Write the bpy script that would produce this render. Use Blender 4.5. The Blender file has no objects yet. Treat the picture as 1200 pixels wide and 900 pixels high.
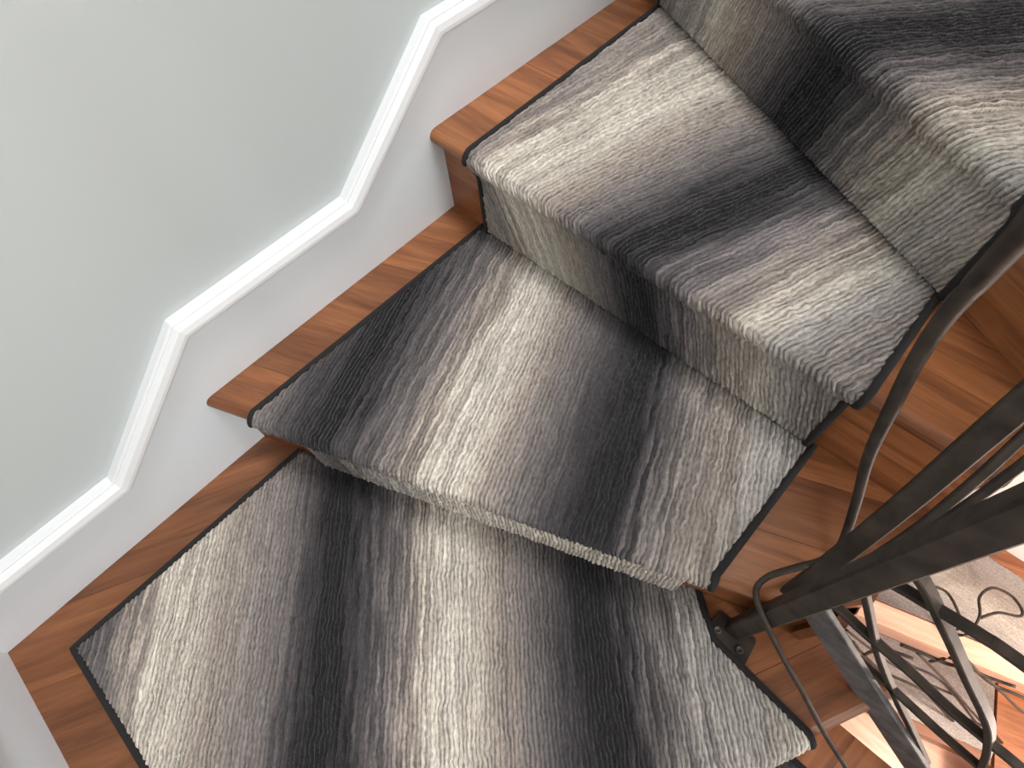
import bpy, math, random
import numpy as np
from mathutils import Matrix, Vector

scene = bpy.context.scene
COL = scene.collection
rng = np.random.RandomState(7)
random.seed(7)

# ---------------------------------------------------------------- camera
cam_d = bpy.data.cameras.new('camera'); cam = bpy.data.objects.new('camera', cam_d); COL.objects.link(cam)
cam_d.sensor_width = 36.0
cam_d.lens = 654.434 / 1200.0 * 36.0
cam_d.clip_start = 0.02
cam.matrix_world = Matrix(((0.673661, 0.659997, -0.332138, 0.57365),
                           (0.736569, -0.564539, 0.372149, 0.73973),
                           (-0.058112, 0.495452, 0.866687, 1.01622),
                           (0, 0, 0, 1)))
scene.camera = cam

# ---------------------------------------------------------------- light
world = bpy.data.worlds.new('world'); scene.world = world; world.use_nodes = True
wb = world.node_tree.nodes['Background']
wb.inputs['Color'].default_value = (0.95, 0.97, 1.0, 1); wb.inputs['Strength'].default_value = 0.50

def area(name, loc, target, size, power, color):
    d = bpy.data.lights.new(name, 'AREA'); d.shape = 'RECTANGLE'; d.size = size[0]; d.size_y = size[1]
    d.energy = power; d.color = color
    o = bpy.data.objects.new(name, d); COL.objects.link(o); o.location = loc
    o.rotation_euler = (Vector(target) - Vector(loc)).to_track_quat('-Z', 'Y').to_euler()
    return o
# low fill added to brighten the left wall, and a skylight over the turn
area('wall_fill_light', (0.90, 2.8, 1.15), (1.0, 0.0, 0.1), (0.8, 0.8), 20, (0.97, 0.99, 1.0))
area('skylight', (1.25, 0.68, 4.3), (0.85, 0.40, 0.0), (1.1, 0.7), 84, (1.0, 0.99, 0.98))

scene.view_settings.view_transform = 'Standard'
scene.view_settings.look = 'None'
scene.view_settings.exposure = 0.55
scene.view_settings.gamma = 1.0
scene.view_settings.use_curve_mapping = False

# ---------------------------------------------------------------- helpers
def lin(c):
    return tuple((x/255/12.92 if x/255 <= .04045 else ((x/255+.055)/1.055)**2.4) for x in c)

def link(name, me, mat=None, parent=None, smooth=False):
    o = bpy.data.objects.new(name, me); COL.objects.link(o)
    if mat: me.materials.append(mat)
    if parent: o.parent = parent
    if smooth: me.polygons.foreach_set('use_smooth', [True]*len(me.polygons))
    return o

def mesh(name, v, f):
    me = bpy.data.meshes.new(name); me.from_pydata([tuple(map(float, x)) for x in v], [], f); me.update(); return me

def vec_attr(me, name, arr):
    a = me.attributes.new(name, 'FLOAT_VECTOR', 'POINT')
    a.data.foreach_set('vector', np.asarray(arr, np.float32).ravel())

def tag(o, label=None, cat=None, group=None, kind=None):
    if label: o['label'] = label
    if cat: o['category'] = cat
    if group: o['group'] = group
    if kind: o['kind'] = kind
    return o

def empty(name, loc=(0, 0, 0)):
    o = bpy.data.objects.new(name, None); COL.objects.link(o); o.location = loc; o.empty_display_size = .05
    return o

def prism(poly, z0, z1):
    n = len(poly)
    v = [(x, y, z0) for x, y in poly] + [(x, y, z1) for x, y in poly]
    f = [tuple(range(n-1, -1, -1)), tuple(range(n, 2*n))] + [(i, (i+1) % n, n+(i+1) % n, n+i) for i in range(n)]
    return v, f

def box(x0, x1, y0, y1, z0, z1):
    return prism([(x0, y0), (x1, y0), (x1, y1), (x0, y1)], z0, z1)

def sweep(pts, radii, section, up=(0, 0, 1)):
    """sweep a 2-D section (list of (a,b)) along a polyline; radii scale it per point"""
    P = [Vector(p) for p in pts]; n = len(P); m = len(section); v = []; f = []
    upv = Vector(up)
    for i, p in enumerate(P):
        t = (P[min(i+1, n-1)] - P[max(i-1, 0)]).normalized()
        a = t.cross(upv)
        if a.length < 1e-4: a = t.cross(Vector((1, 0, 0)))
        a.normalize(); b = a.cross(t).normalized()
        for (sa, sb) in section: v.append(tuple(p + a*sa*radii[i] + b*sb*radii[i]))
    for i in range(n-1):
        for k in range(m):
            f.append((i*m+k, i*m+(k+1) % m, (i+1)*m+(k+1) % m, (i+1)*m+k))
    f.append(tuple(range(m-1, -1, -1))); f.append(tuple((n-1)*m+k for k in range(m)))
    return v, f

def spline(pts, k=6):
    P = [np.array(p, float) for p in pts]; out = []
    for i in range(len(P)-1):
        p0 = P[max(i-1, 0)]; p1 = P[i]; p2 = P[i+1]; p3 = P[min(i+2, len(P)-1)]
        for j in range(k):
            t = j/k
            out.append(.5*((2*p1) + (-p0+p2)*t + (2*p0-5*p1+4*p2-p3)*t*t + (-p0+3*p1-3*p2+p3)*t**3))
    out.append(P[-1]); return out

ROUND = [(math.cos(2*math.pi*k/8), math.sin(2*math.pi*k/8)) for k in range(8)]
def rect(a, b, c=.15):
    """flat bar section, half sizes a,b, small chamfer"""
    k = min(a, b)*c*2
    return [(a-k, -b), (a, -b+k), (a, b-k), (a-k, b), (-a+k, b), (-a, b-k), (-a, -b+k), (-a+k, -b)]

TAB = rng.rand(256, 256)
def vnoise(x, y):
    xi = np.floor(x).astype(int); yi = np.floor(y).astype(int); fx = x-xi; fy = y-yi
    fx = fx*fx*(3-2*fx); fy = fy*fy*(3-2*fy)
    g = lambda a, b: TAB[a & 255, b & 255]
    return (g(xi, yi)*(1-fx)+g(xi+1, yi)*fx)*(1-fy) + (g(xi, yi+1)*(1-fx)+g(xi+1, yi+1)*fx)*fy

# ---------------------------------------------------------------- materials
class NT:
    def __init__(s, name):
        s.m = bpy.data.materials.new(name); s.m.use_nodes = True; s.t = s.m.node_tree; s.b = s.t.nodes['Principled BSDF']
    def n(s, kind, **kw):
        nd = s.t.nodes.new(kind)
        for k, v in kw.items():
            if k in nd.inputs: nd.inputs[k].default_value = v
            else: setattr(nd, k, v)
        return nd
    def l(s, a, b): s.t.links.new(a, b)

def paint(name, col, rough=.5, bump=.02, scale=260):
    M = NT(name); M.b.inputs['Base Color'].default_value = (*lin(col), 1); M.b.inputs['Roughness'].default_value = rough
    tc = M.n('ShaderNodeTexCoord'); no = M.n('ShaderNodeTexNoise', Scale=scale, Detail=2.0)
    M.l(tc.outputs['Object'], no.inputs['Vector'])
    bp = M.n('ShaderNodeBump', Strength=bump, Distance=.002); M.l(no.outputs['Fac'], bp.inputs['Height']); M.l(bp.outputs['Normal'], M.b.inputs['Normal'])
    return M.m
m_wall = paint('wall_paint', (188, 195, 195), .55, .05, 180)
m_skirt = paint('skirting_paint', (220, 226, 230), .4, .02)
m_trim = paint('moulding_gloss_paint', (220, 222, 223), .4, .01)
m_white = paint('white_paint', (230, 224, 220), .5, .02)

def wood(name, c1, c2, c3, rough=.38):
    M = NT(name)
    at = M.n('ShaderNodeAttribute', attribute_name='grain')
    oi = M.n('ShaderNodeObjectInfo')
    mp = M.n('ShaderNodeVectorMath', operation='MULTIPLY'); mp.inputs[1].default_value = (3.0, 34, 34); M.l(at.outputs['Vector'], mp.inputs[0])
    off = M.n('ShaderNodeVectorMath', operation='SCALE'); off.inputs[0].default_value = (37, 11, 23); M.l(oi.outputs['Random'], off.inputs['Scale'])
    ad = M.n('ShaderNodeVectorMath', operation='ADD'); M.l(mp.outputs[0], ad.inputs[0]); M.l(off.outputs[0], ad.inputs[1])
    n1 = M.n('ShaderNodeTexNoise', Scale=1.0, Detail=5.0, Roughness=.6, Distortion=.6); M.l(ad.outputs[0], n1.inputs['Vector'])
    sc2 = M.n('ShaderNodeVectorMath', operation='MULTIPLY'); sc2.inputs[1].default_value = (5, 9, 9); M.l(ad.outputs[0], sc2.inputs[0])
    n2 = M.n('ShaderNodeTexNoise', Scale=1.0, Detail=2.0); M.l(sc2.outputs[0], n2.inputs['Vector'])
    cr = M.n('ShaderNodeValToRGB'); e = cr.color_ramp.elements
    e[0].position = .28; e[0].color = (*lin(c1), 1); e[1].position = .72; e[1].color = (*lin(c3), 1)
    x = cr.color_ramp.elements.new(.5); x.color = (*lin(c2), 1)
    mixv = M.n('ShaderNodeMath', operation='MULTIPLY_ADD'); mixv.inputs[1].default_value = .25; M.l(n2.outputs['Fac'], mixv.inputs[0])
    sub = M.n('ShaderNodeMath', operation='SUBTRACT'); M.l(n1.outputs['Fac'], sub.inputs[0]); sub.inputs[1].default_value = .125
    M.l(sub.outputs[0], mixv.inputs[2]); M.l(mixv.outputs[0], cr.inputs['Fac'])
    hs = M.n('ShaderNodeHueSaturation'); mr = M.n('ShaderNodeMapRange'); mr.inputs['To Min'].default_value = .62; mr.inputs['To Max'].default_value = 1.22
    M.l(oi.outputs['Random'], mr.inputs['Value']); M.l(mr.outputs[0], hs.inputs['Value']); M.l(cr.outputs['Color'], hs.inputs['Color'])
    M.l(hs.outputs['Color'], M.b.inputs['Base Color'])
    M.b.inputs['Roughness'].default_value = rough
    bp = M.n('ShaderNodeBump', Strength=.06, Distance=.002); M.l(n1.outputs['Fac'], bp.inputs['Height']); M.l(bp.outputs['Normal'], M.b.inputs['Normal'])
    return M.m
m_wood = wood('brown_hardwood', (98, 56, 32), (133, 82, 48), (160, 103, 64))
m_wood_pink = wood('pale_pinkish_hardwood', (196, 150, 126), (214, 168, 144), (226, 186, 164), .3)

def iron(name, col, rough=.45):
    M = NT(name); M.b.inputs['Metallic'].default_value = .25; M.b.inputs['Specular IOR Level'].default_value = .25; M.b.inputs['Roughness'].default_value = rough
    tc = M.n('ShaderNodeTexCoord'); no = M.n('ShaderNodeTexNoise', Scale=38.0, Detail=5.0); M.l(tc.outputs['Object'], no.inputs['Vector'])
    cr = M.n('ShaderNodeValToRGB'); e = cr.color_ramp.elements
    e[0].position = .3; e[0].color = (*lin([x*.75 for x in col]), 1); e[1].position = .75; e[1].color = (*lin([min(255, x*1.25) for x in col]), 1)
    M.l(no.outputs['Fac'], cr.inputs['Fac']); M.l(cr.outputs['Color'], M.b.inputs['Base Color'])
    bp = M.n('ShaderNodeBump', Strength=.25, Distance=.002); M.l(no.outputs['Fac'], bp.inputs['Height']); M.l(bp.outputs['Normal'], M.b.inputs['Normal'])
    return M.m
m_iron = iron('dark_wrought_iron', (58, 50, 44), .6)
m_lit_iron = iron('grey_lit_iron', (98, 97, 97), .55)  # lighter grey paints in the light that the bottom rail's face catches
m_screw = iron('worn_screw_head', (84, 78, 72), .4)

def cloth(name, col):
    M = NT(name); M.b.inputs['Roughness'].default_value = .95
    tc = M.n('ShaderNodeTexCoord'); no = M.n('ShaderNodeTexNoise', Scale=420.0, Detail=2.0); M.l(tc.outputs['Object'], no.inputs['Vector'])
    cr = M.n('ShaderNodeValToRGB'); cr.color_ramp.elements[0].color = (*lin([x*.6 for x in col]), 1); cr.color_ramp.elements[1].color = (*lin([x*1.4 for x in col]), 1)
    M.l(no.outputs['Fac'], cr.inputs['Fac']); M.l(cr.outputs['Color'], M.b.inputs['Base Color'])
    bp = M.n('ShaderNodeBump', Strength=.5, Distance=.002); M.l(no.outputs['Fac'], bp.inputs['Height']); M.l(bp.outputs['Normal'], M.b.inputs['Normal'])
    return M.m
m_bind = cloth('black_binding_tape', (26, 24, 24))

PAL = {'k': (25, 23, 26), 'K': (42, 40, 44), 'd': (68, 64, 66), 'g': (114, 107, 105), 'p': (120, 112, 113), 'b': (152, 141, 132),
       'c': (188, 180, 168), 'C': (196, 189, 178), 'l': (164, 158, 153), 'm': (134, 126, 121)}
def carpet_mat(name, stops):
    M = NT(name); lo = stops[0][0]; hi = stops[-1][0]
    at = M.n('ShaderNodeAttribute', attribute_name='st')
    sp = M.n('ShaderNodeSeparateXYZ'); M.l(at.outputs['Vector'], sp.inputs[0])
    def streak(fs, ft, det, seed):
        mu = M.n('ShaderNodeVectorMath', operation='MULTIPLY_ADD'); mu.inputs[1].default_value = (fs, ft, 0); mu.inputs[2].default_value = (seed, seed*1.7, seed)
        M.l(at.outputs['Vector'], mu.inputs[0])
        no = M.n('ShaderNodeTexNoise', Scale=1.0, Detail=det, Roughness=.6); M.l(mu.outputs[0], no.inputs['Vector']); return no.outputs['Fac']
    # strands of neighbouring shades run into one another
    j = streak(120, 4, 3.0, 3.1)
    jm = M.n('ShaderNodeMath', operation='MULTIPLY_ADD'); jm.inputs[1].default_value = .045; M.l(j, jm.inputs[0]); 
    sb = M.n('ShaderNodeMath', operation='SUBTRACT'); sb.inputs[1].default_value = .0225+.014; jj = M.n('ShaderNodeMath', operation='MULTIPLY_ADD'); jj.inputs[1].default_value = .028; M.l(sp.outputs['Z'], jj.inputs[0]); M.l(sp.outputs['X'], jj.inputs[2]); M.l(jj.outputs[0], sb.inputs[0]); M.l(sb.outputs[0], jm.inputs[2])
    mr = M.n('ShaderNodeMapRange'); mr.inputs['From Min'].default_value = lo; mr.inputs['From Max'].default_value = hi; M.l(jm.outputs[0], mr.inputs['Value'])
    cr = M.n('ShaderNodeValToRGB'); els = cr.color_ramp.elements
    els[0].position = 0.0; els[0].color = (*lin(PAL[stops[0][1]]), 1); els[1].position = 1.0; els[1].color = (*lin(PAL[stops[-1][1]]), 1)
    for (s, c) in stops[1:-1]:
        el = els.new((s-lo)/(hi-lo)); el.color = (*lin(PAL[c]), 1)
    M.l(mr.outputs[0], cr.inputs['Fac'])
    a = streak(190, 14, 3.0, 11.3); b = streak(230, 120, 3.0, 5.2)
    r1 = M.n('ShaderNodeMapRange'); r1.inputs['From Min'].default_value = .3; r1.inputs['From Max'].default_value = .7; r1.inputs['To Min'].default_value = .82; r1.inputs['To Max'].default_value = 1.16; M.l(a, r1.inputs['Value'])
    r2 = M.n('ShaderNodeMapRange'); r2.inputs['From Min'].default_value = .3; r2.inputs['From Max'].default_value = .7; r2.inputs['To Min'].default_value = .70; r2.inputs['To Max'].default_value = 1.30; M.l(b, r2.inputs['Value'])
    mm = M.n('ShaderNodeMath', operation='MULTIPLY'); M.l(r1.outputs[0], mm.inputs[0]); M.l(r2.outputs[0], mm.inputs[1])
    vm = M.n('ShaderNodeVectorMath', operation='SCALE'); M.l(cr.outputs['Color'], vm.inputs[0]); M.l(mm.outputs[0], vm.inputs['Scale'])
    r3 = M.n('ShaderNodeMapRange'); r3.inputs['To Min'].default_value = .82; r3.inputs['To Max'].default_value = 1.18; M.l(sp.outputs['Z'], r3.inputs['Value'])
    vm2 = M.n('ShaderNodeVectorMath', operation='SCALE'); M.l(vm.outputs[0], vm2.inputs[0]); M.l(r3.outputs[0], vm2.inputs['Scale'])
    M.l(vm2.outputs[0], M.b.inputs['Base Color'])
    M.b.inputs['Roughness'].default_value = .95
    M.b.inputs['Specular IOR Level'].default_value = .15
    M.b.inputs['Sheen Weight'].default_value = .12
    M.b.inputs['Sheen Roughness'].default_value = .6
    # fine relief: rounded strands parted by narrow grooves, broken into loops
    rb = M.n('ShaderNodeAttribute', attribute_name='rib'); rs = M.n('ShaderNodeSeparateXYZ'); M.l(rb.outputs['Vector'], rs.inputs[0])
    def mth(op, x, y=None):
        nd = M.n('ShaderNodeMath', operation=op)
        for i_, q in enumerate((x, y)):
            if q is None: continue
            if isinstance(q, (int, float)): nd.inputs[i_].default_value = q
            else: M.l(q, nd.inputs[i_])
        return nd.outputs[0]
    fr = mth('FRACT', rs.outputs['X']); dd = mth('ABSOLUTE', mth('SUBTRACT', mth('MULTIPLY', fr, 2.0), 1.0))
    gr = mth('SUBTRACT', 1.0, mth('POWER', dd, 3.0))
    md = streak(60, 18, 2.0, 8.8)
    hgt = mth('ADD', mth('MULTIPLY', gr, mth('MULTIPLY', md, 1.0)), mth('ADD', mth('MULTIPLY', b, .9), mth('MULTIPLY', a, .3)))
    bp = M.n('ShaderNodeBump', Strength=1.0, Distance=.0042); M.l(hgt, bp.inputs['Height']); M.l(bp.outputs['Normal'], M.b.inputs['Normal'])
    return M.m

# ---------------------------------------------------------------- plan of the stair
# x runs up along the left wall, y away from it, z up; tread tops are 0.19 apart
H = .19
TH = .028          # board thickness
def unit(a): a = np.array(a, float); return a/np.linalg.norm(a)
class Step:
    def __init__(s, z, P0, e, poly, back=None):
        s.z = z; s.P0 = np.array(P0, float); s.e = unit(e); s.f = np.array((-s.e[1], s.e[0])); s.poly = poly
    def pq(s, xy):  # along nose, behind nose
        d = np.asarray(xy, float)-s.P0; return d@s.e, -(d@s.f)
    def xy(s, p, q): return s.P0+s.e*p-s.f*q
nz2 = lambda y: .514+.40*y
nz3 = lambda y: 1.105-.015*y
nz4 = lambda y: 1.712-.53*y
nz1 = lambda x: .66+.5*x
YI = .985; XI = .945
T1 = Step(0, (0, .66), (1, .5), [(0, 0), (.57, 0), (.57+.4*YI, YI), (XI, YI), (XI, nz1(XI)), (0, nz1(0))])
T2 = Step(H, (.514, 0), (.40, 1), [(nz2(0), 0), (1.15, 0), (1.15, YI), (.955, YI), (nz2(.915), .915)])
T3 = Step(2*H, (1.105, 0), (-.015, 1), [(nz3(0), 0), (1.78, 0), (1.78-.53*YI, YI), (nz3(YI), YI)])
T4 = Step(3*H, (1.712, 0), (-.53, 1), [(nz4(0), 0), (2.35, 0), (2.35, .62), (nz4(YI)+.02, 1.16), (nz4(YI), YI)])
T0 = Step(-H, (0, 1.42), (1, .12), [(0, .60), (.90, 1.06), (.90, 1.42+.12*.9), (0, 1.42)])
# forward direction must point downstairs
for t in (T1, T2, T3, T4, T0):
    c = np.mean(np.array(t.poly), 0)
    if t.pq(c)[1] < 0: t.f = -t.f

def clip(poly, a, b, c):     # keep a*x+b*y<=c
    out = []
    for i in range(len(poly)):
        p, q = np.array(poly[i], float), np.array(poly[(i+1) % len(poly)], float)
        dp, dq = a*p[0]+b*p[1]-c, a*q[0]+b*q[1]-c
        if dp <= 0: out.append(tuple(p))
        if dp*dq < 0: out.append(tuple(p+(q-p)*dp/(dp-dq)))
    return out
def span(pqpoly, q):
    xs = []
    for i in range(len(pqpoly)):
        (p0, q0), (p1, q1) = pqpoly[i], pqpoly[(i+1) % len(pqpoly)]
        if (q0-q)*(q1-q) <= 0 and abs(q1-q0) > 1e-9: xs.append(p0+(p1-p0)*(q-q0)/(q1-q0))
    return min(xs), max(xs)

def add_grain(me, st):
    co = np.empty(len(me.vertices)*3); me.vertices.foreach_get('co', co); co = co.reshape(-1, 3)
    d = co[:, :2]-st.P0
    vec_attr(me, 'grain', np.stack([d@st.e, -(d@st.f), co[:, 2]], 1))

def build_tread(st, stair, width):
    pqp = [st.pq(v) for v in st.poly]
    qmax = max(q for _, q in pqp)
    # front board with a rounded nose
    r = TH/2; ex = sorted(q for _, q in pqp if r+.002 < q < width-.002)
    prof = [(width-.0003, 0)] + [(q, 0) for q in ex[::-1]] + [(r-r*math.sin(a), -r+r*math.cos(a)) for a in np.linspace(0, math.pi, 9)] + [(q, -TH) for q in ex] + [(width-.0003, -TH)]
    v = []; f = []
    for q, z in prof:
        a, b = span(pqp, max(q, 1e-4))
        for p in (a, b): v.append((*st.xy(p, q), st.z+z))
    n = len(prof)
    for i in range(n): j = (i+1) % n; f.append((2*i, 2*i+1, 2*j+1, 2*j))
    f += [tuple(2*i for i in range(n-1, -1, -1)), tuple(2*i+1 for i in range(n))]
    me = mesh('tread', v, f); add_grain(me, st)
    tr = link('tread', me, m_wood, stair)
    q = width
    while q < qmax-1e-3:
        w = width*random.uniform(.8, 1.25); q1 = min(q+w, qmax)
        if qmax-q1 < .03: q1 = qmax
        c = clip(clip(pqp, 0, -1, -q-.0003), 0, 1, q1)
        if len(c) >= 3:
            poly = [tuple(st.xy(p, qq)) for p, qq in c]
            A = sum(poly[i][0]*poly[(i+1) % len(poly)][1]-poly[(i+1) % len(poly)][0]*poly[i][1] for i in range(len(poly)))
            if A < 0: poly = poly[::-1]
            me = mesh('plank', *prism(poly, st.z-TH, st.z-random.choice((0, .0002, .0004)))); add_grain(me, st)
            link('plank', me, m_wood, tr)
        q = q1
    return tr

def build_riser(st, stair, zlow, o=.026, th=.018):
    pqp = [st.pq(v) for v in st.poly]
    a0, b0 = span(pqp, o); a1, b1 = span(pqp, o+th)
    poly = [tuple(st.xy(a0, o)), tuple(st.xy(b0, o)), tuple(st.xy(b1, o+th)), tuple(st.xy(a1, o+th))]
    A = sum(poly[i][0]*poly[(i+1) % 4][1]-poly[(i+1) % 4][0]*poly[i][1] for i in range(4))
    if A < 0: poly = poly[::-1]
    me = mesh('riser', *prism(poly, zlow, st.z-TH)); add_grain(me, st)
    link('riser', me, m_wood, stair)

# ---------------------------------------------------------------- setting
def wallslab(name, b, m):
    o = link(name, mesh(name, *box(*b)), m); tag(o, kind='structure'); return o
w = wallslab('wall_left', (-.4, 2.6, -.16, -.014, -2.8, 3.0), m_wall)
w['label'] = 'pale grey green painted wall beside the stair'
w = wallslab('wall_near', (-.16, -.014, -.014, 3.2, -2.8, 3.0), m_wall)
w['label'] = 'pale painted wall at the lower corner of the stair'
w = wallslab('wall_right', (2.36, 2.5, -.014, 3.4, -2.8, 1.6), m_white)
w['label'] = 'white wall seen far down through the stairwell'
w = wallslab('well_shade_slab', (.80, 2.36, .76, 3.3, 1.62, 1.72), m_white)  # slab added out of view, keeps overhead light off the inner wood
w['label'] = 'unseen slab added to shade the well side'
w = wallslab('wall_far_shade', (-.014, 2.36, 3.3, 3.4, -2.8, 3.0), m_white)  # added across the stairwell to dim ambient light from that side
w['label'] = 'unseen white wall added to cut ambient light'

def xz_board(name, outline, y0, y1, m):
    n = len(outline)
    v = [(x, y0, z) for x, z in outline]+[(x, y1, z) for x, z in outline]
    f = [tuple(range(n)), tuple(range(2*n-1, n-1, -1))]+[(i, n+i, n+(i+1) % n, (i+1) % n) for i in range(n)]
    return mesh(name, v, f)
OUT = [(-.05, .176), (.327, .176), (.564, .365), (.903, .365), (1.146, .555), (1.50, .555), (1.74, .745), (2.36, .745)]
INN = [(-.05, .141), (.335, .141), (.573, .333), (.915, .333), (1.163, .523), (1.512, .523), (1.75, .713), (2.36, .713)]
sk = link('baseboard_left', xz_board('baseboard_left', [(-.014, -.4)]+[(-.014, .160)]+[((a[0]+b[0])/2, (a[1]+b[1])/2) for a, b in zip(OUT, INN)][1:-1]+[(2.36, .73), (2.36, -.4)], -.0139, 0, m_skirt), m_skirt)
tag(sk, 'white stepped skirting board following the stairs up the wall', kind='structure')
prof = [(0, -.0139), (0, .002), (.10, .0045), (.16, .0045), (.20, .009), (.34, .0135), (.62, .016), (.78, .016), (.81, .0125), (.92, .0115), (1, .0105), (1, -.005)]
for i in range(len(OUT)-1):          # one mitred length of moulding per slope
    v = []; n = len(prof)
    for k in (i, i+1):
        for t, d in prof:
            v.append((OUT[k][0]*(1-t)+INN[k][0]*t, d, OUT[k][1]*(1-t)+INN[k][1]*t))
    f = [(j, j+1, n+j+1, n+j) for j in range(n-1)]+[tuple(range(n-1, -1, -1)), tuple(range(n, 2*n))]
    link('cap_moulding', mesh('cap_moulding', v, f), m_trim, sk)
sk2 = link('baseboard_near', mesh('baseboard_near', *box(-.0139, 0, .0, 1.6, -.4, .16)), m_skirt)
tag(sk2, 'white skirting board along the near wall of the corner step', kind='structure')
v = []; n = len(prof)
for yy in (.016, 1.6):
    for t, d in prof: v.append((d, yy, .176*(1-t)+.141*t))
link('cap_moulding', mesh('cap_moulding', v, [(j, n+j, n+j+1, j+1) for j in range(n-1)]+[tuple(range(n)), tuple(range(2*n-1, n-1, -1))]), m_trim, sk2)

stair = empty('winder_staircase', (.6, .5, -.2))
tag(stair, 'brown hardwood winding staircase with rounded step edges turning along the left wall', 'staircase')
stair_inv = (-.6, -.5, .2)
def build_all():
    for st, wd in ((T0, .12), (T1, .105), (T2, .095), (T3, .085), (T4, .10)):
        build_tread(st, stair, wd)
    for k in range(3):
        me = mesh('tread', *box(1.24, 2.35, 1.17+.26*k, 1.45+.26*k, .76+H*k-.19, .76+H*k)); add_grain(me, T3); link('tread', me, m_wood, stair)
    build_riser(T1, stair, -H); build_riser(T2, stair, 0); build_riser(T3, stair, H); build_riser(T4, stair, 2*H)
    # boards closing the stair towards the well
    for b in ((.927, XI-.004, YI, 1.125, -.30, -TH), (.915, 1.148, .965, YI-.004, -.02, H-TH), (1.15, 1.235, .965, YI-.004, .14, 2*H-TH), (.93, .944, .94, YI-.002, -.3, -TH)):
        me = mesh('stringer', *box(*b)); add_grain(me, T3); link('stringer', me, m_wood, stair)
    me = mesh('stringer', *prism([(.884, .895), (.940, .983), (.960, .983), (.905, .890)], 0, H-TH)); add_grain(me, T2); link('stringer', me, m_wood, stair)
build_all()
for o in stair.children: o.location = stair_inv

# ---------------------------------------------------------------- carpets
def inside(poly, x, y):
    r = np.zeros(x.shape, bool); n = len(poly)
    for i in range(n):
        x0, y0 = poly[i]; x1, y1 = poly[(i+1) % n]
        if y0 == y1: continue
        c = ((y0 > y) != (y1 > y)) & (x < (x1-x0)*(y-y0)/(y1-y0)+x0); r ^= c
    return r
def nearest(poly, x, y):
    bd = np.full(x.shape, 1e9); bx = x.copy(); by = y.copy(); n = len(poly)
    for i in range(n):
        x0, y0 = poly[i]; x1, y1 = poly[(i+1) % n]; dx, dy = x1-x0, y1-y0
        t = np.clip(((x-x0)*dx+(y-y0)*dy)/(dx*dx+dy*dy), 0, 1); px, py = x0+t*dx, y0+t*dy
        d = np.hypot(x-px, y-py); m = d < bd; bd = np.where(m, d, bd); bx = np.where(m, px, bx); by = np.where(m, py, by)
    return bd, bx, by

R = .020; CT = .009        # fold radius of the carpet over the nose, thickness
def profile(o, drop):
    """path over the nose: forward offset X and height Z against length from the fold's start"""
    pts = [(-R + R*math.sin(a), -R + R*math.cos(a)) for a in np.linspace(0, math.radians(128), 16)]
    x, z = pts[-1]
    for k in range(1, 6):
        t = k/5; pts.append((x*(1-t)**1.0+(-o)*t if False else x+(-o-x)*(1-(1-t)**2), z-.026*t))
    pts.append((-o, -drop))
    P = np.array(pts); a = np.concatenate([[0], np.cumsum(np.hypot(*np.diff(P, axis=0).T))])
    return a, P
class Fold:
    """maps flat carpet coordinates (p along nose, a forward over the nose, negative = on the tread) to space"""
    def __init__(s, st, fwd=.010, o=.018, drop=H):
        s.st = st; s.fw = fwd; s.L, s.P = profile(o, drop-.0); s.amax = s.L[-1]
    def __call__(s, p, a, h):
        st = s.st; ac = np.maximum(a, 0)
        X = np.interp(ac, s.L, s.P[:, 0]); Z = np.interp(ac, s.L, s.P[:, 1])
        X2 = np.interp(ac+.002, s.L, s.P[:, 0]); Z2 = np.interp(ac+.002, s.L, s.P[:, 1])
        X1 = np.interp(np.maximum(ac-.002, 0), s.L, s.P[:, 0]); Z1 = np.interp(np.maximum(ac-.002, 0), s.L, s.P[:, 1])
        tx, tz = X2-X1, Z2-Z1; ln = np.hypot(tx, tz)+1e-9; nx, nz = -tz/ln, tx/ln
        flat = a <= 0
        nx = np.where(flat, 0, nx); nz = np.where(flat, 1, nz)
        X = np.where(flat, -R+a, X); Z = np.where(flat, 0, Z)
        X = X+s.fw+nx*h; Z = Z+CT+nz*h
        xy = st.P0+np.multiply.outer(p, st.e)+np.multiply.outer(X, st.f)
        return np.concatenate([xy, (st.z+Z)[..., None]], -1)
    def flat(s, xy):    # tread point -> (p,a)
        p, q = s.st.pq(xy); return p, -q+R-s.fw

def pile_height(s, t):
    """rows of looped strands: narrow grooves that come and go between slightly wandering strands"""
    sw = s+.0050*(vnoise(s*28+9, t*24)-.5)+.0040*(vnoise(s*95, t*85+4)-.5)
    w = .0072; k = sw/w; idx = np.floor(k).astype(int); fr = k-idx
    rib = 1-np.abs(2*fr-1)**2.2
    ph = TAB[idx & 255, 17]*6.28; amp = .35+.9*TAB[idx & 255, 91]
    loop = 2*vnoise(idx*7.31+.5, t*125+ph*9)-1
    jit = np.clip(.5+1.3*(vnoise(idx.astype(float), t/.07+40)-.5), 0, 1)
    fade = .35+.9*vnoise(k*.9+31, t*22)
    h = .0055*amp*(rib-.7)*fade + .0016*rib*loop + .0014*(vnoise(s*300, t*240)-.5) + .0008*(jit-.5)
    return h, jit, k

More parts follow.
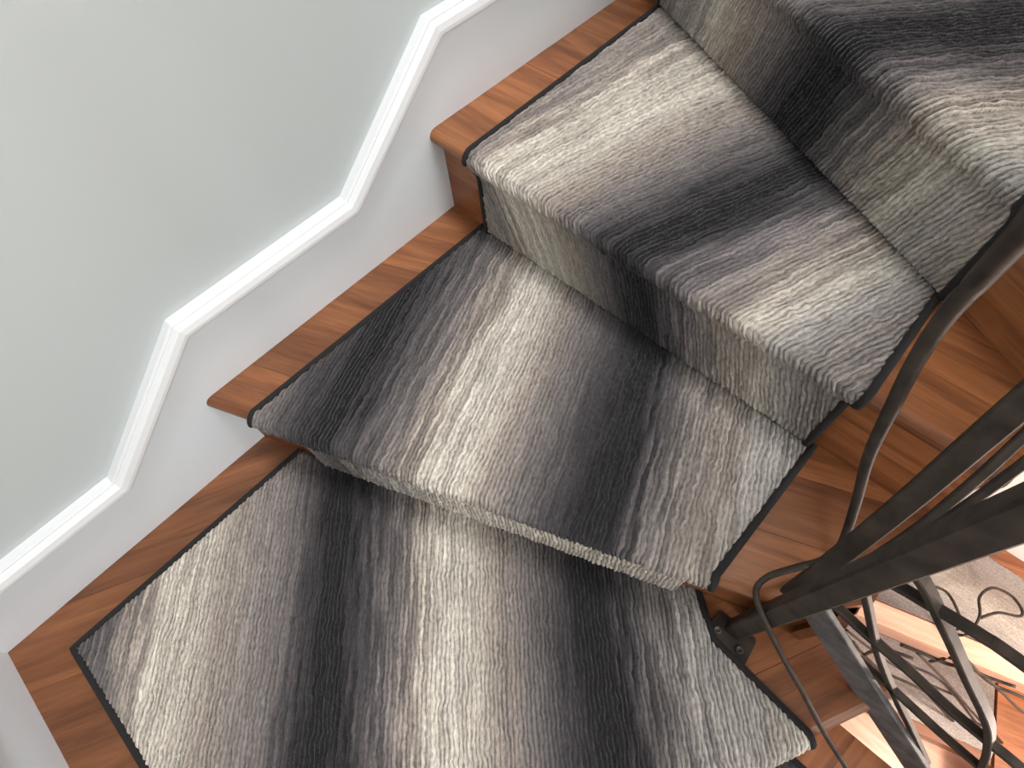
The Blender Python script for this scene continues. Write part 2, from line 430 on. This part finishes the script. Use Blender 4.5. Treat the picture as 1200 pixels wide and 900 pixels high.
def carpet(name, label, fold, poly, ncol, stops, bindings, kink=0.0, step=.0016, warp=None, pale=0, group='striped carpet pieces on the stair'):
    """poly: flat outline (p,a). ncol: plan normal of the stripes."""
    st = fold.st; root = empty(name, (*st.xy(*[st.pq(np.mean(np.array(st.poly), 0))[i] for i in (0, 1)]), st.z))
    tag(root, label, 'carpet', group)
    P = np.array(poly); lo = P.min(0)-step; hi = P.max(0)+step
    gp = np.arange(lo[0], hi[0]+step, step); ga = np.arange(lo[1], hi[1]+step, step)
    p, a = np.meshgrid(gp, ga, indexing='ij')
    ins = inside(poly, p, a); d, bx, by = nearest(poly, p, a)
    cell = ins[:-1, :-1] | ins[1:, :-1] | ins[:-1, 1:] | ins[1:, 1:]
    p = np.where(ins, p, bx); a = np.where(ins, a, by); edge = np.where(ins, d, 0)
    # stripe coordinates on the flat carpet
    X = -R+a+fold.fw
    pl = st.P0+np.multiply.outer(p, st.e)+np.multiply.outer(X, st.f)
    nn = unit(ncol); tt = np.array((-nn[1], nn[0]))
    s = pl@nn; t = pl@tt
    s = s+kink*np.maximum(a-.02, 0)
    if warp is not None: s = s+warp(pl)
    h, jit, kk = pile_height(s, t)
    h = h*np.clip(edge/.006, 0, 1)**.5 - .006*(1-np.clip(edge/.009, 0, 1))**2
    V = fold(p, a, h)
    used = np.zeros(p.shape, bool)
    used[:-1, :-1] |= cell; used[1:, :-1] |= cell; used[:-1, 1:] |= cell; used[1:, 1:] |= cell
    idx = np.cumsum(used.ravel()).reshape(used.shape)-1
    q = np.stack([idx[:-1, :-1][cell], idx[1:, :-1][cell], idx[1:, 1:][cell], idx[:-1, 1:][cell]], 1)
    # orientation: normals up
    if np.cross(st.e, st.f) < 0: q = q[:, ::-1]
    vv = V[used]
    me = bpy.data.meshes.new('pile'); me.vertices.add(len(vv)); me.vertices.foreach_set('co', (vv-np.array(root.location)).astype(np.float32).ravel())
    me.loops.add(q.size); me.loops.foreach_set('vertex_index', q.astype(np.int32).ravel())
    me.polygons.add(len(q)); me.polygons.foreach_set('loop_start', np.arange(0, q.size, 4, dtype=np.int32))
    me.update(calc_edges=True)
    vec_attr(me, 'st', np.stack([s[used], t[used], jit[used]], 1))
    vec_attr(me, 'rib', np.stack([kk[used], t[used], s[used]], 1))
    link('pile', me, carpet_mat(name+'_stripes', stops), root, True)
    if pale:      # the riser strip of this step is cut from a pale part of the roll
        me.materials.append(carpet_mat(name+'_riser_strip', pale))
        ac = (a[:-1, :-1]+a[1:, 1:])[cell]/2
        me.polygons.foreach_set('material_index', (ac > .040).astype(np.int32))
    # black tape sewn along the cut edges, following the fold
    for path in bindings:
        P2 = []
        for (p0, a0), (p1, a1) in zip(path[:-1], path[1:]):
            n = max(2, int(math.hypot(p1-p0, a1-a0)/.006))
            for k in range(n): P2.append((p0+(p1-p0)*k/n, a0+(a1-a0)*k/n))
        P2.append(path[-1]); P2 = np.array(P2)
        T = np.gradient(P2, axis=0); T /= np.linalg.norm(T, axis=1)[:, None]; N = np.stack([T[:, 1], -T[:, 0]], 1)
        sec = [(-.0055, -CT+.0005), (-.0062, -.003), (-.004, .0018), (0, .0030), (.004, .0018), (.0062, -.003), (.0055, -CT+.0005)]
        rings = [fold(P2[:, 0]+N[:, 0]*o, P2[:, 1]+N[:, 1]*o, np.full(len(P2), hh)) for o, hh in sec]
        m = len(sec); W = np.stack(rings, 1).reshape(-1, 3)-np.array(root.location)
        f = [(i*m+k, i*m+k+1, (i+1)*m+k+1, (i+1)*m+k) for i in range(len(P2)-1) for k in range(m-1)]
        f += [tuple(range(m)), tuple((len(P2)-1)*m+k for k in range(m))]
        link('binding', mesh('binding', W, f), m_bind, root, True)
    return root

YO = .094; YC = .815      # outer and inner edge of the runner on the straight run
# --- corner step
F1 = Fold(T1)
c1 = [(.086, .086), (.573, .086), (.882, .802), (.852, .838), (.822, .876), (.800, 1.062)]
f1 = [F1.flat(v) for v in c1]
pL = F1.flat((.082, .70))[0]; pR = F1.flat((.800, 1.062))[0]
end1 = F1.amax-.002
poly1 = f1[:5]+[(pR, 0), (pR, end1), (pL, end1), (pL, 0)]
carpet('stair_carpet', 'striped carpet on the kite shaped corner step at the bottom, with two black bands', F1, poly1, (1, 1),
       [(-.05, 'g'), (.12, 'd'), (.19, 'g'), (.235, 'b'), (.275, 'c'), (.335, 'c'), (.37, 'b'), (.43, 'm'), (.475, 'g'), (.51, 'd'), (.547, 'k'), (.59, 'k'), (.63, 'd'), (.685, 'g'),
        (.71, 'b'), (.74, 'c'), (.765, 'C'), (.81, 'c'), (.85, 'b'), (.90, 'g'), (.95, 'd'), (.995, 'k'), (1.04, 'k'), (1.074, 'd'), (1.12, 'g'), (1.18, 'l'), (1.24, 'l'), (1.31, 'c'), (1.4, 'l')],
       [[f1[1], f1[0], (pL, 0), (pL, .05)], [f1[2], f1[3], f1[4], (pR, 0), (pR, .06)]])
# --- winder step
F2 = Fold(T2)
c2 = [(1.136, YO), (1.110, YC)]
b0, b1 = F2.flat(c2[0]), F2.flat(c2[1])
n0 = (F2.flat((nz2(YO), YO))[0], 0); n1 = (F2.flat((nz2(YC), YC))[0]-.002, 0)
e2 = F2.amax-.001
poly2 = [b0, b1, n1, (n1[0], .045), (n1[0]-.020, .075), (n1[0]-.022, e2), (n0[0]+.062, e2), (n0[0]+.055, .07), (n0[0], .035), n0]
carpet('stair_carpet', 'striped wedge shaped carpet on the second step up, black at its outer corner', F2, poly2, (.37, .93),
       [(.1, 'l'), (.28, 'm'), (.315, 'g'), (.36, 'd'), (.405, 'k'), (.445, 'k'), (.49, 'd'), (.548, 'g'), (.585, 'b'), (.615, 'c'), (.645, 'C'), (.685, 'c'), (.72, 'b'), (.767, 'g'),
        (.82, 'd'), (.87, 'k'), (.905, 'k'), (.94, 'd'), (.985, 'm'), (1.04, 'b'), (1.10, 'l'), (1.2, 'l')],
       [[b0, n0, (n0[0], .03)], [b1, n1, (n1[0], .03)]],
       pale=[(.1, 'm'), (.36, 'g'), (.42, 'd'), (.46, 'm'), (.53, 'l'), (.65, 'C'), (.9, 'c'), (1.2, 'l')])
# --- middle step and its riser
F3 = Fold(T3)
l3 = lambda y: 1.742-.53*y
b0, b1 = F3.flat((l3(YO)+.012, YO)), F3.flat((l3(YC)+.012, YC))
n0 = (YO+.006, 0); n1 = (YC, 0); e3 = F3.amax-.001
poly3 = [b0, b1, n1, (n1[0], .04), (n1[0]-.012, .07), (n1[0]-.010, e3), (n0[0]+.014, e3), (n0[0]+.012, .07), (n0[0], .04), n0]
carpet('stair_carpet', 'striped carpet on the third step up, one broad black band across its middle', F3, poly3, (-.34, .94),
       [(-.6, 'b'), (-.33, 'b'), (-.285, 'm'), (-.25, 'b'), (-.222, 'c'), (-.15, 'c'), (-.10, 'b'), (-.05, 'g'), (-.005, 'd'), (.028, 'k'), (.066, 'k'), (.10, 'd'),
        (.147, 'p'), (.20, 'b'), (.255, 'c'), (.285, 'l'), (.33, 'm'), (.40, 'm'), (.5, 'b')],
       [[b0, n0, (n0[0], .035)], [(n0[0]+.010, .055), (n0[0]+.013, .08), (n0[0]+.014, e3)], [b1, n1, (n1[0], .04), (n1[0]-.012, .07), (n1[0]-.010, e3)]], kink=-.60,
       warp=lambda q: .34*(q[..., 0]-1.1)*(.8*(1-np.clip((q[..., 1]-.1)/.4, 0, 1))))
# --- upper corner step and its riser
F4 = Fold(T4, fwd=.012, o=.018)
pa = lambda y: F4.flat((nz4(y), y))[0]
n0 = (pa(YO), 0); n1 = (pa(YC), 0); e4 = F4.amax-.001
c4 = [F4.flat((2.2, YO)), F4.flat((2.2, .66)), F4.flat((1.32, 1.08))]
poly4 = [c4[0], c4[1], c4[2], n1, (n1[0], e4), (n0[0], e4), n0]
carpet('stair_carpet', 'striped carpet turning over the topmost step in the upper right corner', F4, poly4, (-.7071, .7071),
       [(-1.6, 'g'), (-1.05, 'm'), (-.93, 'l'), (-.87, 'c'), (-.81, 'b'), (-.74, 'g'), (-.69, 'd'), (-.65, 'k'), (-.60, 'k'), (-.565, 'd'), (-.52, 'g'), (-.47, 'b'), (-.41, 'c'), (-.36, 'l'), (-.28, 'b'), (-.1, 'g')],
       [[c4[2], n1, (n1[0], e4)], [c4[0], n0, (n0[0], e4)]])
# --- step below the corner, only its inner corner shows
F0 = Fold(T0)
c0 = [F0.flat((.09, .70)), F0.flat((.795, 1.045)), (F0.flat((.795, 1.50))[0], 0), (F0.flat((.09, 1.42))[0], 0)]
carpet('stair_carpet', 'dark grey carpet corner on the step below, at the bottom edge', F0, [c0[0], c0[1], c0[2], (c0[2][0], F0.amax), (c0[3][0], F0.amax), c0[3]], (1, 0),
       [(-.1, 'g'), (.3, 'b'), (.5, 'd'), (.7, 'g'), (.78, 'd'), (.9, 'k')], [[c0[1], c0[2]]], step=.003)

# ---------------------------------------------------------------- railing
rail = empty('iron_railing', (.868, .888, 0))
tag(rail, 'dark wrought iron railing with square post, slanting bars and a curling tendril', 'railing')
def rpart(name, v, f, m=None, smooth=False, parent=None):
    o = link(name, mesh(name, v, f), m or m_iron, parent or rail, smooth)
    if not parent: o.location = (-.868, -.888, 0)
    return o
post = rpart('newel_post', *sweep([(.857, .894, .0065), (.857, .894, 1.15)], [1, 1], rect(.011, .014, .12), up=(0, 1, 0)))
pv = prism([(.822, .866), (.828, .860), (.864, .860), (.868, .864), (.868, .926), (.862, .930), (.822, .934), (.816, .928)], .0, .006)
plate = rpart('base_plate', *pv)
for (sx, sy) in ((.838, .874), (.836, .916)):
    v = []; f = []; k = 14; prf = [(.0062, .006), (.0066, .0078), (.0052, .0092), (.0040, .0088), (.0034, .0072), (0.0008, .0070)]
    for r_, z_ in prf:
        for j in range(k): v.append((sx+r_*math.cos(2*math.pi*j/k), sy+r_*math.sin(2*math.pi*j/k), z_))
    for i in range(len(prf)-1):
        for j in range(k): f.append((i*k+j, i*k+(j+1) % k, (i+1)*k+(j+1) % k, (i+1)*k+j))
    f.append(tuple((len(prf)-1)*k+j for j in range(k)))
    rpart('screw', v, f, m_screw, True, plate)
def bar(name, pts, w, d=.012, up=(0, 0, 1), m=None, k=5, taper=None):
    P = spline(pts, k) if len(pts) > 2 else pts
    n = len(P); rad = [1]*n if not taper else [taper[0]+(taper[1]-taper[0])*i/(n-1) for i in range(n)]
    return rpart(name, *sweep(P, rad, rect(w/2, d/2), up=up), m=m)
# lower run: sloping flat bar and crossing bars, plane x = .905
bar('bottom_rail', [(.905, .915, .192), (.905, 1.60, -.454)], .010, .052, up=(0, 1, 1), m=m_lit_iron)
UPX = (1, 0, 0); BX = .914
LB = [([(.93, .308), (1.023, .166), (1.096, .074), (1.161, 0), (1.233, -.085)], .011),
      ([(.933, .206), (.993, .192), (1.054, .180), (1.124, .158), (1.175, .150), (1.23, .142), (1.4, .10)], .0125),
      ([(.938, .350), (.985, .364), (1.026, .372), (1.065, .373), (1.3, .36)], .0125),
      ([(.941, .402), (1.009, .338), (1.072, .272), (1.129, .214), (1.160, .173), (1.205, .096), (1.26, -.02), (1.30, -.12)], .0165),
      ([(1.022, .095), (1.072, .090), (1.126, .076), (1.194, .060), (1.4, .03)], .011),
      ([(1.20, .57), (1.135, .42), (1.12, .27), (1.15, .18), (1.20, .08)], .009)]
for i, (pts, wd) in enumerate(LB[:5]):
    pre = [(.866, .898, pts[0][1]+.012), (.893, .914, pts[0][1]+.006)] if i < 4 else []
    bar('railing_bar', pre+[(BX, y, z) for y, z in pts], .009, wd, up=UPX)
# upper run: bars leaning up from the foot of the post, plane y = .932
bar('railing_bar', [(.868, .893, .125), (.92, .900, .25), (.996, .910, .365), (1.08, .915, .50), (1.28, .93, .82)], .012, .027, up=(0, 1, 0), taper=(.8, 1.1))
bar('railing_bar', [(.868, .900, .27), (.955, .925, .36), (.99, .929, .416), (1.05, .93, .50), (1.2, .93, .66)], .010, .010, up=(0, 1, 0))
bar('railing_bar', [(.868, .900, .38), (.92, .912, .46), (.97, .918, .55), (1.04, .92, .68)], .008, .008, up=(0, 1, 0))
# handrails over both runs, above the frame
bar('handrail', [(.857, .894, 1.15), (1.0, .925, 1.24), (1.26, .93, 1.50)], .045, .03)
bar('handrail', [(.857, .894, 1.15), (.90, 1.0, 1.08), (.905, 1.6, .52)], .045, .03)
# tendril curling over the step and down past the post
TD = [(1.085, .8044, .70), (1.1147, .8114, .64), (1.1305, .8153, .57), (1.1224, .8163, .52), (1.0984, .8239, .47), (1.0635, .838, .42), (1.0323, .8561, .36), (1.0039, .8833, .30),
      (.9674, .9048, .25), (.9392, .8979, .245), (.902, .874, .25), (.871, .8552, .25), (.8515, .8549, .235), (.8426, .8815, .20), (.8356, .9362, .14), (.8264, .994, .09), (.8137, 1.0596, .035), (.8086, 1.13, -.03), (.798, 1.1985, -.09)]
P = spline(TD, 5); rad = list(np.interp(np.linspace(0, 1, len(P)), [0, .2, .45, .6, 1], [.014, .0100, .0052, .0044, .0036]))
rpart('tendril', *sweep(P, rad, ROUND, up=(.2, .3, 1)), smooth=True)

# ---------------------------------------------------------------- far down the well
low = empty('lower_staircase', (1.9, 1.8, -1.99))
tag(low, 'pale wooden steps of the flight far below, seen through the railing', 'staircase')
class G: pass
def lpart(name, poly, z0, z1, m=m_wood, parent=None):
    me = mesh(name, *prism([(x-1.9, y-1.8) for x, y in poly], z0+1.99, z1+1.99))
    s = Step(0, (0, 0), (.31, .95), []); add_grain(me, s)
    return link(name, me, m, parent or low)
dirn = unit((.30, .95)); nrm = np.array((dirn[1], -dirn[0]))
A = np.array((1.755, 1.55))
def strip(u0, u1, v0, v1): return [tuple(A+dirn*u0+nrm*v0), tuple(A+dirn*u0+nrm*v1), tuple(A+dirn*u1+nrm*v1), tuple(A+dirn*u1+nrm*v0)]
lpart('nosing_board', strip(-.5, 1.0, -.035, .055), -1.63, -1.60, m_wood_pink)
lpart('riser', strip(-.5, 1.0, -.015, .0), -1.79, -1.63, m_wood_pink)
lpart('tread', strip(-.5, .75, .055, .33), -1.63, -1.602)
lpart('border_board', [(2.285, .9), (2.358, .9), (2.358, 2.8), (2.285, 2.8)], -1.60, -1.585)
lpart('tread', strip(-.5, .56, -.34, -.015), -1.82, -1.79)
lpart('tread', strip(.56, 1.1, -.50, -.015), -1.82, -1.775)
lpart('riser', strip(-.5, 1.0, -.32, -.30), -1.98, -1.82)
def low_carpet(label, poly, z, stops):
    me = mesh('pile', *prism(poly, z, z+.012))
    co = np.array([v.co[:] for v in me.vertices]); vec_attr(me, 'st', np.stack([co[:, 0], co[:, 1], co[:, 2]*0], 1))
    o = link('lower_carpet', me, carpet_mat('lower_carpet_stripes', stops)); tag(o, label, 'carpet', 'carpet pieces far below in the stairwell')
low_carpet('pale striped carpet on the upper of the steps far below', strip(-.45, .75, .06, .46), -1.60, [(1.7, 'd'), (1.85, 'm'), (1.95, 'l'), (2.05, 'c'), (2.15, 'b'), (2.3, 'l')])
low_carpet('pale carpet below the pinkish board, behind thin crossing twigs', strip(-.45, .55, -.30, -.018), -1.79, [(1.3, 'b'), (1.5, 'c'), (1.65, 'l'), (1.8, 'm'), (1.9, 'b')])
fl = link('floor', mesh('floor', *box(-.1, 2.5, 1.0, 3.4, -2.1, -1.99)), m_wood_pink); add_grain(fl.data, T3)
tag(fl, 'pinkish wooden floor at the bottom of the stairwell', kind='structure')

lr = empty('lower_railing', (1.7, 1.75, -1.6))
tag(lr, 'thin twig like iron railing standing over the lower steps', 'railing')
def lbar(pts, r):
    P = spline(pts, 5); v, f = sweep([(p[0]-1.7, p[1]-1.75, p[2]+1.6) for p in P], [r]*len(P), ROUND)
    link('twig_bar', mesh('twig_bar', v, f), m_iron, lr, True)
def lp(u, v, z): q = A+dirn*u+nrm*v; return (q[0], q[1], z)
TW = [[(1.427, 1.309, -1.124), (1.477, 1.466, -1.338), (1.552, 1.703, -1.603), (1.590, 1.822, -1.782)],
      [(1.443, 1.360, -1.171), (1.508, 1.564, -1.336), (1.556, 1.716, -1.395), (1.585, 1.809, -1.393)],
      [(1.464, 1.426, -1.276), (1.550, 1.699, -1.661), (1.582, 1.800, -1.782)],
      [(1.535, 1.650, -1.782), (1.505, 1.555, -1.559), (1.488, 1.500, -1.331), (1.488, 1.502, -1.204), (1.509, 1.567, -1.177)],
      [(1.467, 1.435, -1.113), (1.517, 1.593, -1.256), (1.558, 1.722, -1.304), (1.668, 2.072, -1.714)],
      [(1.533, 1.643, -1.506), (1.570, 1.761, -1.512), (1.625, 1.937, -1.627), (1.660, 2.047, -1.647)],
      [(1.482, 1.483, -1.081), (1.501, 1.541, -1.076), (1.524, 1.615, -1.078), (1.533, 1.644, -1.024)],
      [(1.500, 1.538, -1.094), (1.558, 1.723, -1.282), (1.624, 1.934, -1.520), (1.700, 2.175, -1.772)],
      [(1.516, 1.592, -1.126), (1.517, 1.593, -.994), (1.546, 1.686, -1.037), (1.572, 1.766, -1.023)],
      [(1.574, 1.774, -1.510), (1.633, 1.960, -1.725), (1.650, 2.010, -1.782)],
      [(1.546, 1.686, -1.037), (1.582, 1.799, -1.134), (1.622, 1.926, -1.246), (1.700, 2.175, -1.40)],
      [(1.516, 1.589, -.946), (1.562, 1.736, -1.085), (1.593, 1.833, -1.094), (1.68, 2.11, -1.15)],
      [(1.640, 1.983, -1.55), (1.678, 2.103, -1.693), (1.700, 2.175, -1.772)]]
for k, pts in enumerate(TW): lbar(pts, (.0060, .0048, .0054)[k % 3])
# two loops of thin iron rising from the upper lower step
lbar([(1.880, 1.810, -1.59), (1.879, 1.808, -1.50), (1.942, 1.794, -1.45), (2.012, 1.767, -1.45), (2.081, 1.791, -1.45), (2.099, 1.855, -1.45), (2.071, 1.905, -1.45), (2.04, 1.904, -1.45), (2.002, 1.842, -1.45), (1.94, 1.801, -1.455)], .0055)
lbar([(1.86, 1.765, -1.59), (1.86, 1.764, -1.47), (1.907, 1.723, -1.45), (1.947, 1.661, -1.45), (1.921, 1.593, -1.45)], .0055)

# the lamp of the storey below
d = bpy.data.lights.new('lower_storey_lamp', 'POINT'); d.energy = 55; d.color = (1.0, .82, .72); d.shadow_soft_size = .10
o = bpy.data.objects.new('lower_storey_lamp', d); COL.objects.link(o); o.location = (1.55, 2.55, -.75)
